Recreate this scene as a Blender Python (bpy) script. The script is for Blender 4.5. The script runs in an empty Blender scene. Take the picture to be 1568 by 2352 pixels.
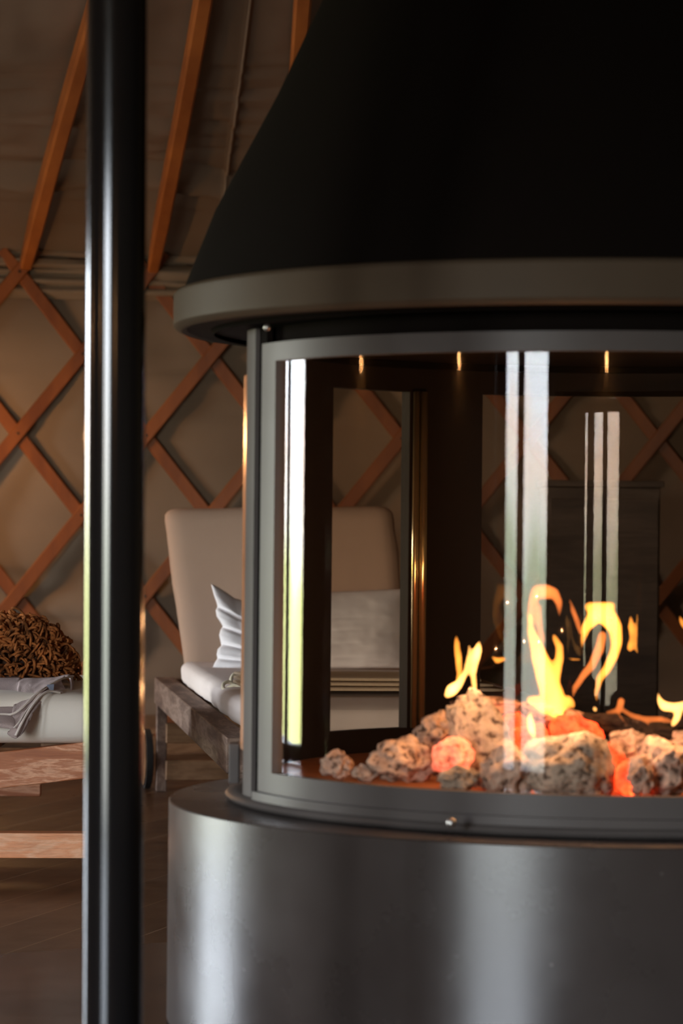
import bpy, bmesh, math, random
from mathutils import Vector, Matrix, Euler, noise
random.seed(7)
PI = math.pi
sc = bpy.context.scene
COL = sc.collection

# ------------------------------------------------------------------ camera
HC = 0.68                       # eye height above the floor
F = 6700.0                      # focal length in pixels of the 1568 px wide frame
cam_d = bpy.data.cameras.new('camera')
cam = bpy.data.objects.new('camera', cam_d); COL.objects.link(cam)
cam.location = (0, 0, HC)
cam.rotation_euler = Euler((PI/2 + 0.0055, -0.010, 0), 'XYZ')
cam_d.sensor_fit = 'HORIZONTAL'; cam_d.sensor_width = 24.0
cam_d.lens = F/1568*24.0
cam_d.clip_start = 0.05; cam_d.clip_end = 200
cam_d.dof.use_dof = True
cam_d.dof.focus_distance = 5.3
cam_d.dof.aperture_fstop = 7.0
sc.camera = cam
CM = cam.rotation_euler.to_matrix()
def P(px, py, Y):
    """world point seen at a pixel, at depth Y in front of the camera"""
    d = CM @ Vector(((px-784)/F, (1176-py)/F, -1.0))
    return Vector((0, 0, HC)) + d*(Y/d.y)

# ------------------------------------------------------------------ exposure
vs = sc.view_settings
vs.view_transform = 'Standard'; vs.look = 'None'; vs.gamma = 1.0
vs.exposure = 1.75
try: vs.use_curve_mapping = False
except Exception: pass

# ------------------------------------------------------------------ world: bright hazy sky, trees and meadow round the yurt
SKY = 15.0
w = bpy.data.worlds.new('outdoors'); sc.world = w; w.use_nodes = True
nt = w.node_tree; N = nt.nodes; L = nt.links; N.clear()
out = N.new('ShaderNodeOutputWorld'); bg = N.new('ShaderNodeBackground')
tc = N.new('ShaderNodeTexCoord'); sx = N.new('ShaderNodeSeparateXYZ')
L.new(tc.outputs['Generated'], sx.inputs[0])
nz = N.new('ShaderNodeTexNoise'); nz.inputs['Scale'].default_value = 9; nz.inputs['Detail'].default_value = 5
L.new(tc.outputs['Generated'], nz.inputs['Vector'])
ma = N.new('ShaderNodeMath'); ma.operation = 'MULTIPLY_ADD'
L.new(nz.outputs['Fac'], ma.inputs[0]); ma.inputs[1].default_value = 0.10; L.new(sx.outputs['Z'], ma.inputs[2])
def wramp(stops):
    c = N.new('ShaderNodeValToRGB'); e = c.color_ramp.elements
    e[0].position, e[0].color = stops[0][0], (*stops[0][1], 1); e[1].position, e[1].color = stops[-1][0], (*stops[-1][1], 1)
    for p, q in stops[1:-1]:
        k = e.new(p); k.color = (*q, 1)
    return c
SKYS = [(0.513, (0.90, 0.78, 0.70)), (0.524, (0.86, 0.93, 1.0)), (1.0, (0.55, 0.72, 1.0))]
cr = wramp([(0.0, (0.20, 0.17, 0.15)), (0.43, (0.32, 0.27, 0.23)), (0.455, (0.40, 0.43, 0.19)), (0.488, (0.52, 0.57, 0.25)), (0.50, (0.78, 0.76, 0.70))] + SKYS)
cr2 = wramp([(0.0, (0.16, 0.15, 0.14)), (0.43, (0.22, 0.21, 0.20)), (0.47, (0.36, 0.37, 0.34)), (0.492, (0.38, 0.45, 0.32)), (0.503, (0.74, 0.76, 0.70))] + SKYS)
m2 = N.new('ShaderNodeMath'); m2.operation = 'MULTIPLY_ADD'; m2.inputs[1].default_value = 0.5; m2.inputs[2].default_value = 0.475
L.new(ma.outputs[0], m2.inputs[0]); L.new(m2.outputs[0], cr.inputs[0]); L.new(m2.outputs[0], cr2.inputs[0])
side = N.new('ShaderNodeMapRange'); side.inputs['From Min'].default_value = -0.4; side.inputs['From Max'].default_value = 0.2
L.new(sx.outputs['Y'], side.inputs['Value'])
wm = N.new('ShaderNodeMix'); wm.data_type = 'RGBA'
L.new(side.outputs[0], wm.inputs['Factor']); L.new(cr2.outputs[0], wm.inputs['A']); L.new(cr.outputs[0], wm.inputs['B'])
L.new(wm.outputs['Result'], bg.inputs['Color'])
bg.inputs['Strength'].default_value = SKY
L.new(bg.outputs[0], out.inputs[0])

# ------------------------------------------------------------------ yurt dimensions and its two glazed openings
YC = Vector((0.05, 4.2, 0)); YR = 4.6; WALL_H = HC + 0.74
OPEN = [(-124.3, -108.3, -117.4), (-31.5, -18.0, -25.9)]      # start, end, mullion (degrees from the camera side)
def yurt_pt(ang_deg, r=YR, z=0.0):
    """ang measured from the direction towards the camera (-Y), positive to the right"""
    a = math.radians(ang_deg)
    return Vector((YC.x + r*math.sin(a), YC.y - r*math.cos(a), z))
for a0, a1, am in OPEN:         # daylight through the two openings
    mid = (a0+a1)/2
    ld = bpy.data.lights.new('daylight', 'AREA'); lo = bpy.data.objects.new('daylight', ld); COL.objects.link(lo)
    ld.shape = 'RECTANGLE'; ld.size = YR*math.radians(a1-a0)*1.0; ld.size_y = WALL_H - 0.1
    lo.location = yurt_pt(mid, YR+0.05, WALL_H/2)
    d = (yurt_pt(mid, 0, WALL_H/2) - lo.location)
    lo.rotation_euler = d.to_track_quat('-Z', 'Y').to_euler()
    ld.cycles.is_portal = True

def point_light(name, loc, power, col, rad=0.03):
    ld = bpy.data.lights.new(name, 'POINT'); lo = bpy.data.objects.new(name, ld); COL.objects.link(lo)
    ld.energy = power; ld.color = col; ld.shadow_soft_size = rad; lo.location = loc
    return lo

# ------------------------------------------------------------------ helpers
def tag(o, label=None, cat=None, group=None, kind=None):
    if label: o['label'] = label
    if cat: o['category'] = cat
    if group: o['group'] = group
    if kind: o['kind'] = kind
    return o
def empty(name, loc=(0,0,0), label=None, cat=None, group=None):
    o = bpy.data.objects.new(name, None); COL.objects.link(o); o.location = loc
    o.empty_display_size = 0.1
    return tag(o, label, cat, group)
def link(name, bm, mat, parent=None, smooth=True, auto=None, split=0):
    """turn a bmesh built in WORLD coordinates into an object whose origin is its parent's (or its own base)"""
    me = bpy.data.meshes.new(name)
    if len(bm.verts):
        bmesh.ops.recalc_face_normals(bm, faces=bm.faces)
    if parent is not None:
        off = Vector(parent.matrix_basis.translation); q = parent.parent
        while q is not None: off = off + q.matrix_basis.translation; q = q.parent
    else:
        xs = [v.co for v in bm.verts]
        off = Vector(((min(c.x for c in xs)+max(c.x for c in xs))/2, (min(c.y for c in xs)+max(c.y for c in xs))/2, min(c.z for c in xs)))
    for v in bm.verts: v.co -= off
    bm.to_mesh(me); bm.free()
    for p in me.polygons: p.use_smooth = smooth
    o = bpy.data.objects.new(name, me); COL.objects.link(o)
    for m in (mat if isinstance(mat, (list, tuple)) else [mat]): me.materials.append(m)
    if parent is not None: o.parent = parent
    else: o.location = off
    if split:
        o.modifiers.new('es', 'EDGE_SPLIT').split_angle = math.radians(split)
    if auto:
        bv = o.modifiers.new('bevel', 'BEVEL'); bv.width = auto; bv.segments = 3; bv.limit_method = 'ANGLE'; bv.angle_limit = math.radians(35)
        bv.harden_normals = False
        try:
            wn = o.modifiers.new('wn', 'WEIGHTED_NORMAL'); wn.keep_sharp = False
        except Exception: pass
    return o
def hexa(bm, pts):
    """box from 8 points: 0-3 bottom loop, 4-7 top loop"""
    v = [bm.verts.new(p) for p in pts]
    for f in ((0,3,2,1),(4,5,6,7),(0,1,5,4),(1,2,6,5),(2,3,7,6),(3,0,4,7)): bm.faces.new([v[i] for i in f])
    return v
def box(bm, c, s, rot=None):
    M = rot if rot is not None else Matrix.Identity(3)
    pts = []
    for z in (-1, 1):
        for x, y in ((-1,-1),(1,-1),(1,1),(-1,1)):
            pts.append(Vector(c) + M @ Vector((x*s[0]/2, y*s[1]/2, z*s[2]/2)))
    return hexa(bm, pts)
def bar(bm, a, b, wid, thk, up=Vector((0,0,1)), ext=0):
    """rectangular bar between two points; wid along side vector, thk along the 'up' side"""
    a = Vector(a); b = Vector(b); d = (b-a).normalized(); a = a-d*ext; b = b+d*ext
    s = d.cross(up).normalized(); u = s.cross(d).normalized()
    pts = []
    for p in (a, b):
        pts += [p - s*wid/2 - u*thk/2, p + s*wid/2 - u*thk/2, p + s*wid/2 + u*thk/2, p - s*wid/2 + u*thk/2]
    return hexa(bm, pts)
def lathe(bm, prof, c, n=96, a0=0.0, a1=2*PI, close=False):
    """profile (r,z) list swept round centre c; angle 0 points to the camera, positive to the right"""
    full = abs(a1-a0-2*PI) < 1e-6
    m = n if full else n+1
    rings = []
    for i in range(m):
        a = a0 + (a1-a0)*i/n
        rings.append([bm.verts.new((c[0]+r*math.sin(a), c[1]-r*math.cos(a), z)) for r, z in prof])
    k = len(prof)
    for i in range(n):
        A = rings[i]; B = rings[(i+1) % m]
        for j in range(k if close else k-1):
            bm.faces.new((A[j], B[j], B[(j+1) % k], A[(j+1) % k]))
    if close and not full:
        bm.faces.new(rings[0]); bm.faces.new(rings[-1][::-1])
    return rings
def tube(bm, pts, rad, n=10, cap=True, flat=None):
    """round tube along pts, rad scalar or list"""
    pts = [Vector(p) for p in pts]; R = rad if isinstance(rad, (list, tuple)) else [rad]*len(pts)
    t0 = (pts[1]-pts[0]).normalized()
    ref = Vector((0,1,0)) if abs(t0.y) < 0.9 else Vector((0,0,1))
    rings = []
    for i, p in enumerate(pts):
        t = (pts[min(i+1, len(pts)-1)] - pts[max(i-1, 0)]).normalized()
        s = t.cross(ref).normalized(); u = s.cross(t).normalized()
        rings.append([bm.verts.new(p + (s*math.cos(2*PI*j/n) + u*math.sin(2*PI*j/n)*(flat or 1))*R[i]) for j in range(n)])
    for A, B in zip(rings, rings[1:]):
        for j in range(n): bm.faces.new((A[j], A[(j+1)%n], B[(j+1)%n], B[j]))
    if cap:
        bm.faces.new(rings[0][::-1]); bm.faces.new(rings[-1])
def grid(bm, fn, nu, nv):
    G = [[bm.verts.new(fn(i/nu, j/nv)) for j in range(nv+1)] for i in range(nu+1)]
    for i in range(nu):
        for j in range(nv):
            bm.faces.new((G[i][j], G[i+1][j], G[i+1][j+1], G[i][j+1]))
    return G
def fbm(v, o=4): return noise.fractal(v, 1.0, 2.0, o, noise_basis='PERLIN_ORIGINAL')
def sstep(a, b, x):
    t = max(0, min(1, (x-a)/(b-a))); return t*t*(3-2*t)

# ------------------------------------------------------------------ materials
def new_mat(name):
    m = bpy.data.materials.new(name); m.use_nodes = True
    t = m.node_tree; t.nodes.clear()
    o = t.nodes.new('ShaderNodeOutputMaterial'); b = t.nodes.new('ShaderNodeBsdfPrincipled')
    t.links.new(b.outputs[0], o.inputs[0])
    return m, t, b, o
def tex(t, kind, scale, detail=4, rough=0.5, stretch=(1,1,1), space='Object', rot=(0,0,0), dist=0.0):
    c = t.nodes.new('ShaderNodeTexCoord'); mp = t.nodes.new('ShaderNodeMapping')
    mp.inputs['Scale'].default_value = stretch
    src = c.outputs[space]
    if any(rot):
        pr = t.nodes.new('ShaderNodeMapping'); pr.inputs['Rotation'].default_value = rot
        t.links.new(src, pr.inputs[0]); src = pr.outputs[0]
    t.links.new(src, mp.inputs[0])
    n = t.nodes.new('ShaderNodeTex'+kind)
    n.inputs['Scale'].default_value = scale
    if kind == 'Noise':
        n.inputs['Detail'].default_value = detail; n.inputs['Roughness'].default_value = rough
        n.inputs['Distortion'].default_value = dist
    t.links.new(mp.outputs[0], n.inputs['Vector'])
    return n
def ramp(t, src, stops):
    r = t.nodes.new('ShaderNodeValToRGB'); e = r.color_ramp.elements
    while len(e) > 1: e.remove(e[0])
    e[0].position = stops[0][0]; e[0].color = (*stops[0][1], 1)
    for p, c in stops[1:]:
        q = e.new(p); q.color = (*c, 1)
    t.links.new(src, r.inputs[0]); return r
def bump(t, b, src, strength, dist=0.01, prev=None):
    n = t.nodes.new('ShaderNodeBump'); n.inputs['Strength'].default_value = strength; n.inputs['Distance'].default_value = dist
    t.links.new(src, n.inputs['Height'])
    if prev: t.links.new(prev.outputs[0], n.inputs['Normal'])
    t.links.new(n.outputs[0], b.inputs['Normal']); return n
def mat_noise(name, c1, c2, scale, rough=0.7, stretch=(1,1,1), bstr=0.3, bdist=0.004, bscale=None, detail=5, spec=0.5, metallic=0, rot=(0,0,0), sheen=0, dist=0.0):
    m, t, b, o = new_mat(name)
    n = tex(t, 'Noise', scale, detail, 0.55, stretch, rot=rot, dist=dist)
    r = ramp(t, n.outputs['Fac'], [(0.3, c1), (0.7, c2)])
    t.links.new(r.outputs[0], b.inputs['Base Color'])
    b.inputs['Roughness'].default_value = rough; b.inputs['Specular IOR Level'].default_value = spec; b.inputs['Metallic'].default_value = metallic
    if sheen: b.inputs['Sheen Weight'].default_value = sheen
    n2 = tex(t, 'Noise', bscale or scale*4, 4, 0.6, stretch, rot=rot)
    bump(t, b, n2.outputs['Fac'], bstr, bdist)
    return m
def mat_fabric(name, c1, c2, weave=420, rough=0.95, bstr=0.25, soft=3):
    m, t, b, o = new_mat(name)
    n = tex(t, 'Noise', soft, 4, 0.5)
    r = ramp(t, n.outputs['Fac'], [(0.3, c1), (0.7, c2)])
    t.links.new(r.outputs[0], b.inputs['Base Color'])
    b.inputs['Roughness'].default_value = rough; b.inputs['Specular IOR Level'].default_value = 0.15
    n2 = tex(t, 'Noise', weave, 2, 0.5); bump(t, b, n2.outputs['Fac'], bstr, 0.002)
    return m
M = {}
M['canvas'] = mat_fabric('yurt_canvas', (0.215, 0.155, 0.108), (0.275, 0.205, 0.148), 300, bstr=0.35, soft=2.2)
M['roof_canvas'] = mat_fabric('roof_canvas', (0.20, 0.145, 0.095), (0.27, 0.20, 0.138), 300, bstr=0.35, soft=2.2)
M['piping'] = mat_fabric('pale_seam', (0.34, 0.26, 0.18), (0.38, 0.30, 0.21), 300)
M['lattice'] = mat_noise('lattice_wood', (0.17, 0.043, 0.006), (0.30, 0.086, 0.014), 14, 0.5, (1,1,0.25), 0.2, 0.003)
M['rafter'] = mat_noise('rafter_wood', (0.30, 0.080, 0.012), (0.52, 0.165, 0.030), 9, 0.5, (1,0.3,1), 0.2, 0.003)
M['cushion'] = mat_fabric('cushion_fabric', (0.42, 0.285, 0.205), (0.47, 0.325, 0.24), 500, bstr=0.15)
M['seat'] = mat_fabric('lit_seat_fabric', (0.74, 0.65, 0.60), (0.80, 0.71, 0.66), 500, bstr=0.15)  # cushion fabric paled to hold the stronger light low on the seat
M['white_cushion'] = mat_fabric('pale_cushion_fabric', (0.86, 0.79, 0.70), (0.90, 0.84, 0.76), 500, bstr=0.12)
M['pillow'] = mat_fabric('white_linen', (0.80, 0.77, 0.78), (0.88, 0.85, 0.86), 500, bstr=0.2)
M['cord'] = mat_fabric('cream_cotton', (0.80, 0.72, 0.52), (0.88, 0.80, 0.62), 700, bstr=0.3)
M['blanket'] = mat_fabric('beige_wool', (0.56, 0.44, 0.30), (0.68, 0.55, 0.40), 250, bstr=0.6)
M['throw'] = mat_fabric('mauve_grey_linen', (0.42, 0.33, 0.31), (0.58, 0.47, 0.45), 650, bstr=0.6, soft=9)
M['throw_edge'] = mat_fabric('pale_hem', (0.60, 0.52, 0.46), (0.70, 0.62, 0.56), 650, bstr=0.4)
M['tag'] = mat_fabric('slate_blue_label', (0.17, 0.19, 0.25), (0.24, 0.27, 0.34), 500)
M['yarn'] = mat_noise('brown_yarn', (0.05, 0.02, 0.009), (0.55, 0.19, 0.055), 40, 0.95, bstr=0.5, spec=0.1)

def mat_grain(name, base, dark, light, rot=(0,0,0), scale=1.0, rough=0.6, space='Object'):
    m, t, b, o = new_mat(name)
    n = tex(t, 'Noise', 26*scale, 7, 0.6, (0.16, 1, 1), space, rot, dist=0.35)
    r = ramp(t, n.outputs['Fac'], [(0.34, dark), (0.48, base), (0.55, light), (0.60, base), (0.72, light)])
    n3 = tex(t, 'Noise', 260*scale, 3, 0.6, (0.06, 1, 1), space, rot)
    mx = t.nodes.new('ShaderNodeMix'); mx.data_type = 'RGBA'; mx.blend_type = 'MULTIPLY'; mx.inputs['Factor'].default_value = 0.28
    r3 = ramp(t, n3.outputs['Fac'], [(0.35, (0.45, 0.42, 0.40)), (0.6, (1, 1, 1))])
    t.links.new(r.outputs[0], mx.inputs['A']); t.links.new(r3.outputs[0], mx.inputs['B'])
    t.links.new(mx.outputs['Result'], b.inputs['Base Color'])
    b.inputs['Roughness'].default_value = rough
    bump(t, b, n3.outputs['Fac'], 0.35, 0.002)
    return m
M['oak'] = mat_grain('brushed_oak', (0.50, 0.18, 0.075), (0.40, 0.13, 0.05), (0.80, 0.42, 0.25), rot=(0,0,0), scale=1.7)
M['oak_rail'] = mat_grain('pale_oak', (0.86, 0.36, 0.165), (0.76, 0.29, 0.115), (0.95, 0.52, 0.30), rot=(0,0,0), scale=0.9)
M['weathered'] = mat_grain('weathered_wood', (0.17, 0.105, 0.075), (0.09, 0.05, 0.036), (0.26, 0.175, 0.13), rot=(0,0,PI/2-0.12), scale=0.8, rough=0.8)
M['under'] = mat_grain('brown_wood', (0.22, 0.11, 0.045), (0.12, 0.055, 0.02), (0.32, 0.17, 0.08), scale=0.6)
M['dark_wood'] = mat_grain('dark_stained_wood', (0.10, 0.070, 0.052), (0.06, 0.04, 0.03), (0.14, 0.10, 0.075), scale=0.6)
M['rubber'] = mat_noise('black_rubber', (0.012, 0.011, 0.01), (0.02, 0.018, 0.016), 20, 0.8)

# floor: dark boards, .12 m wide, running 17 degrees off the viewing direction
m, t, b, o = new_mat('floor_boards'); M['floor'] = m
gc = t.nodes.new('ShaderNodeTexCoord'); rt = t.nodes.new('ShaderNodeMapping'); rt.inputs['Rotation'].default_value = (0, 0, math.radians(17))
t.links.new(gc.outputs['Object'], rt.inputs[0])
sp = t.nodes.new('ShaderNodeSeparateXYZ'); t.links.new(rt.outputs[0], sp.inputs[0])
def math_node(op, a, bb=None, c=None):
    n = t.nodes.new('ShaderNodeMath'); n.operation = op
    for i, v in enumerate((a, bb, c)):
        if v is None: continue
        if isinstance(v, (int, float)): n.inputs[i].default_value = v
        else: t.links.new(v, n.inputs[i])
    return n.outputs[0]
u = math_node('DIVIDE', math_node('ADD', sp.outputs['X'], 1.977+13), 0.130)
fr = math_node('FRACT', u); fl = math_node('FLOOR', u)
gap = math_node('LESS_THAN', fr, 0.022)
wn = t.nodes.new('ShaderNodeTexWhiteNoise'); wn.noise_dimensions = '1D'; t.links.new(fl, wn.inputs['W'])
mp = t.nodes.new('ShaderNodeMapping'); mp.inputs['Scale'].default_value = (30, 2.0, 1); t.links.new(rt.outputs[0], mp.inputs[0])
ng = t.nodes.new('ShaderNodeTexNoise'); ng.inputs['Scale'].default_value = 1; ng.inputs['Detail'].default_value = 6; t.links.new(mp.outputs[0], ng.inputs['Vector'])
rc = ramp(t, ng.outputs['Fac'], [(0.3, (0.080, 0.032, 0.011)), (0.7, (0.135, 0.060, 0.023))])
nb = t.nodes.new('ShaderNodeTexNoise'); nb.inputs['Scale'].default_value = 5; nb.inputs['Detail'].default_value = 6; t.links.new(gc.outputs['Object'], nb.inputs['Vector'])
mxa = t.nodes.new('ShaderNodeMix'); mxa.data_type = 'RGBA'; mxa.blend_type = 'MULTIPLY'; mxa.inputs['Factor'].default_value = 0.45
t.links.new(rc.outputs[0], mxa.inputs['A']); t.links.new(wn.outputs['Value'], mxa.inputs['B'])
dst = tex(t, 'Noise', 55, 3, 0.7); dm = ramp(t, dst.outputs['Fac'], [(0.70, (0,0,0)), (0.76, (1,1,1))])
mxb = t.nodes.new('ShaderNodeMix'); mxb.data_type = 'RGBA'
t.links.new(math_node('MULTIPLY', gap, 0.85), mxb.inputs['Factor']); t.links.new(mxa.outputs['Result'], mxb.inputs['A']); mxb.inputs['B'].default_value = (0.30, 0.20, 0.12, 1)  # joints coloured paler to carry the window light on them
mxc = t.nodes.new('ShaderNodeMix'); mxc.data_type = 'RGBA'
t.links.new(math_node('MULTIPLY', dm.outputs[0], 0.35), mxc.inputs['Factor']); t.links.new(mxb.outputs['Result'], mxc.inputs['A']); mxc.inputs['B'].default_value = (0.34, 0.27, 0.20, 1)
t.links.new(mxc.outputs['Result'], b.inputs['Base Color'])
rr = ramp(t, nb.outputs['Fac'], [(0.3, (0.26,)*3), (0.7, (0.42,)*3)]); t.links.new(rr.outputs[0], b.inputs['Roughness'])
bump(t, b, ng.outputs['Fac'], 0.15, 0.004)

def mat_metal(name, col, rough, spec=0.5, metallic=0.0, coat=0.0, vary=0.06, nscale=3.0, specks=False, bstr=0.0):
    m, t, b, o = new_mat(name)
    n = tex(t, 'Noise', nscale, 6, 0.6)
    c2 = tuple(c*1.25 for c in col)
    r = ramp(t, n.outputs['Fac'], [(0.35, col), (0.65, c2)])
    src = r.outputs[0]
    if specks:
        s = tex(t, 'Voronoi', 16); s.feature = 'F1'
        sr = ramp(t, s.outputs['Distance'], [(0.03, (1,1,1)), (0.05, (0,0,0))])
        s2 = tex(t, 'Noise', 7, 2); s3 = ramp(t, s2.outputs['Fac'], [(0.5, (0,0,0)), (0.58, (1,1,1))])
        mm = t.nodes.new('ShaderNodeMath'); mm.operation = 'MULTIPLY'; t.links.new(sr.outputs[0], mm.inputs[0]); t.links.new(s3.outputs[0], mm.inputs[1])
        m3 = t.nodes.new('ShaderNodeMath'); m3.operation = 'MULTIPLY'; m3.inputs[1].default_value = 0.6; t.links.new(mm.outputs[0], m3.inputs[0])
        mx = t.nodes.new('ShaderNodeMix'); mx.data_type = 'RGBA'; t.links.new(m3.outputs[0], mx.inputs['Factor'])
        t.links.new(src, mx.inputs['A']); mx.inputs['B'].default_value = (0.30, 0.27, 0.25, 1); src = mx.outputs['Result']
    t.links.new(src, b.inputs['Base Color'])
    rg = ramp(t, n.outputs['Fac'], [(0.3, (max(0.02, rough-vary),)*3), (0.7, (rough+vary,)*3)])
    t.links.new(rg.outputs[0], b.inputs['Roughness'])
    b.inputs['Specular IOR Level'].default_value = spec; b.inputs['Metallic'].default_value = metallic
    b.inputs['Coat Weight'].default_value = coat; b.inputs['Coat Roughness'].default_value = rough*0.5
    if bstr:
        n2 = tex(t, 'Noise', 60, 3); bump(t, b, n2.outputs['Fac'], bstr, 0.001)
    return m
M['base'] = mat_metal('stove_painted_steel', (0.030, 0.0235, 0.021), 0.27, 0.42, 0.0, 0.0, 0.06, 4.0, specks=True)
M['hood'] = mat_metal('matt_black_hood', (0.0045, 0.0032, 0.0026), 0.9, 0.03)
M['rim'] = mat_metal('grey_rim_steel', (0.055, 0.040, 0.027), 0.48, 0.03, 0.0)
M['door'] = mat_metal('grey_door_steel', (0.066, 0.057, 0.053), 0.40, 0.08, 0.0)
M['inner'] = mat_metal('sooty_firebox', (0.015, 0.011, 0.0095), 0.65, 0.1)
M['pole'] = mat_metal('polished_black_pole', (0.005, 0.0047, 0.005), 0.13, 0.45, 0.06, 0.0, 0.02)
M['copper'] = mat_metal('copper_glint', (0.80, 0.42, 0.24), 0.22, 0.5, 0.9)  # coppery metal of added parts that imitate orange reflections
M['bolt'] = mat_metal('steel_bolt', (0.35, 0.34, 0.32), 0.3, 0.5, 0.9)
M['brass'] = mat_metal('window_glint_rods', (0.95, 0.76, 0.45), 0.16, 0.5, 0.9)  # bright metal of the rods added for a window reflection
M['mat'] = mat_metal('black_floor_plate', (0.026, 0.021, 0.019), 0.24, 0.3, 0.0, 0.0, 0.05, 3, specks=False)
M['frame'] = mat_metal('window_frame', (0.06, 0.05, 0.04), 0.5)
M['hearth'] = mat_noise('glow_tinted_ash', (0.26, 0.10, 0.05), (0.42, 0.18, 0.09), 30, 0.9)  # red glow of the fire put into the ash colour

def mat_glass(name, tint, rough=0.0, streak=0.0):
    m = bpy.data.materials.new(name); m.use_nodes = True; t = m.node_tree; t.nodes.clear()
    o = t.nodes.new('ShaderNodeOutputMaterial'); mix = t.nodes.new('ShaderNodeMixShader')
    tr = t.nodes.new('ShaderNodeBsdfTransparent'); gl = t.nodes.new('ShaderNodeBsdfGlossy'); fr = t.nodes.new('ShaderNodeFresnel')
    ge = t.nodes.new('ShaderNodeNewGeometry'); mx = t.nodes.new('ShaderNodeMix'); mx.data_type = 'FLOAT'
    mx.inputs[2].default_value = 1.24; mx.inputs[3].default_value = 1/1.24
    t.links.new(ge.outputs['Backfacing'], mx.inputs[0]); t.links.new(mx.outputs[0], fr.inputs['IOR'])
    tr.inputs[0].default_value = (*tint, 1); gl.inputs['Roughness'].default_value = rough
    n = tex(t, 'Noise', 30, 2, 0.5, (1, 1, 0.05)); 
    bn = t.nodes.new('ShaderNodeBump'); bn.inputs['Strength'].default_value = streak; bn.inputs['Distance'].default_value = 0.001
    t.links.new(n.outputs['Fac'], bn.inputs['Height']); t.links.new(bn.outputs[0], gl.inputs['Normal'])
    t.links.new(fr.outputs[0], mix.inputs[0]); t.links.new(tr.outputs[0], mix.inputs[1]); t.links.new(gl.outputs[0], mix.inputs[2])
    t.links.new(mix.outputs[0], o.inputs[0]); return m
M['glass'] = mat_glass('stove_glass', (0.95, 0.92, 0.885), 0.02, 0.03)
M['glass_soot'] = mat_glass('smoked_stove_glass', (0.76, 0.69, 0.63), 0.02, 0.03)
M['glass_rear'] = mat_glass('sooty_stove_glass', (0.90, 0.81, 0.72), 0.02, 0.03)

def mat_rock(name, pale, mid, glow=0.0, gcol=(1.0, 0.05, 0.01), scale=1.0):
    m, t, b, o = new_mat(name)
    n = tex(t, 'Noise', 42*scale, 6, 0.65)
    r = ramp(t, n.outputs['Fac'], [(0.30, (0.10, 0.075, 0.06)), (0.40, mid), (0.58, pale)])
    v = tex(t, 'Noise', 110*scale, 3, 0.5); vr = ramp(t, v.outputs['Fac'], [(0.34, (0.12, 0.09, 0.08)), (0.47, (1,1,1))])
    mx = t.nodes.new('ShaderNodeMix'); mx.data_type = 'RGBA'; mx.blend_type = 'MULTIPLY'; mx.inputs['Factor'].default_value = 0.9
    t.links.new(r.outputs[0], mx.inputs['A']); t.links.new(vr.outputs[0], mx.inputs['B'])
    t.links.new(mx.outputs['Result'], b.inputs['Base Color']); b.inputs['Roughness'].default_value = 0.9
    b.inputs['Specular IOR Level'].default_value = 0.2
    n1 = bump(t, b, n.outputs['Fac'], 0.9, 0.012); bump(t, b, v.outputs['Fac'], 0.7, 0.006, n1)
    if glow:
        g = tex(t, 'Noise', 22*scale, 3, 0.6); gr = ramp(t, g.outputs['Fac'], [(0.36, tuple(c*0.25 for c in gcol)), (0.56, gcol), (0.66, (1.0, 0.30, 0.06))])
        t.links.new(gr.outputs[0], b.inputs['Emission Color']); b.inputs['Emission Strength'].default_value = glow
    return m
M['rock'] = mat_rock('porous_pale_rock', (0.52, 0.40, 0.34), (0.36, 0.26, 0.22))
M['rock_grey'] = mat_rock('porous_grey_rock', (0.40, 0.34, 0.29), (0.26, 0.215, 0.18))
M['log'] = mat_rock('ceramic_bark', (0.48, 0.32, 0.26), (0.28, 0.18, 0.14), scale=0.8)
M['char'] = mat_rock('charred_wood', (0.030, 0.022, 0.018), (0.018, 0.014, 0.012))
M['ember'] = mat_rock('glowing_ember', (0.35, 0.12, 0.08), (0.25, 0.06, 0.04), glow=1.5)
M['ember_pale'] = mat_rock('faintly_glowing_rock', (0.65, 0.40, 0.33), (0.45, 0.25, 0.2), glow=0.5, gcol=(1.0, 0.12, 0.06))
def mat_flame(name, col, k):
    m = bpy.data.materials.new(name); m.use_nodes = True; t = m.node_tree; t.nodes.clear()
    o = t.nodes.new('ShaderNodeOutputMaterial'); e = t.nodes.new('ShaderNodeEmission')
    e.inputs[0].default_value = (*col, 1); e.inputs[1].default_value = k
    t.links.new(e.outputs[0], o.inputs['Volume']); return m
M['flame'] = mat_flame('flame_gas', (1.0, 0.33, 0.045), 95)
M['flame_soft'] = mat_flame('flame_gas_soft', (1.0, 0.24, 0.05), 48)
M['flame_hot'] = mat_flame('flame_gas_hot', (1.0, 0.46, 0.12), 160)
M['bulb'] = mat_flame('bulb_glow', (1, 1, 1), 1)
def mat_emit(name, col, k):
    m, t, b, o = new_mat(name)
    b.inputs['Emission Color'].default_value = (*col, 1); b.inputs['Emission Strength'].default_value = k; b.inputs['Base Color'].default_value = (0.8, 0.7, 0.5, 1); return m
M['bulb'] = mat_emit('warm_bulb', (1.0, 0.50, 0.18), 50)

#=STRUCT=
# ------------------------------------------------------------------ floor
bm = bmesh.new()
box(bm, (YC.x, YC.y, -0.02), (9.8, 9.8, 0.04))
tag(link('floor', bm, M['floor'], smooth=False), kind='structure', label='dark brown worn floor boards with window light painted on the joints')

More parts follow.
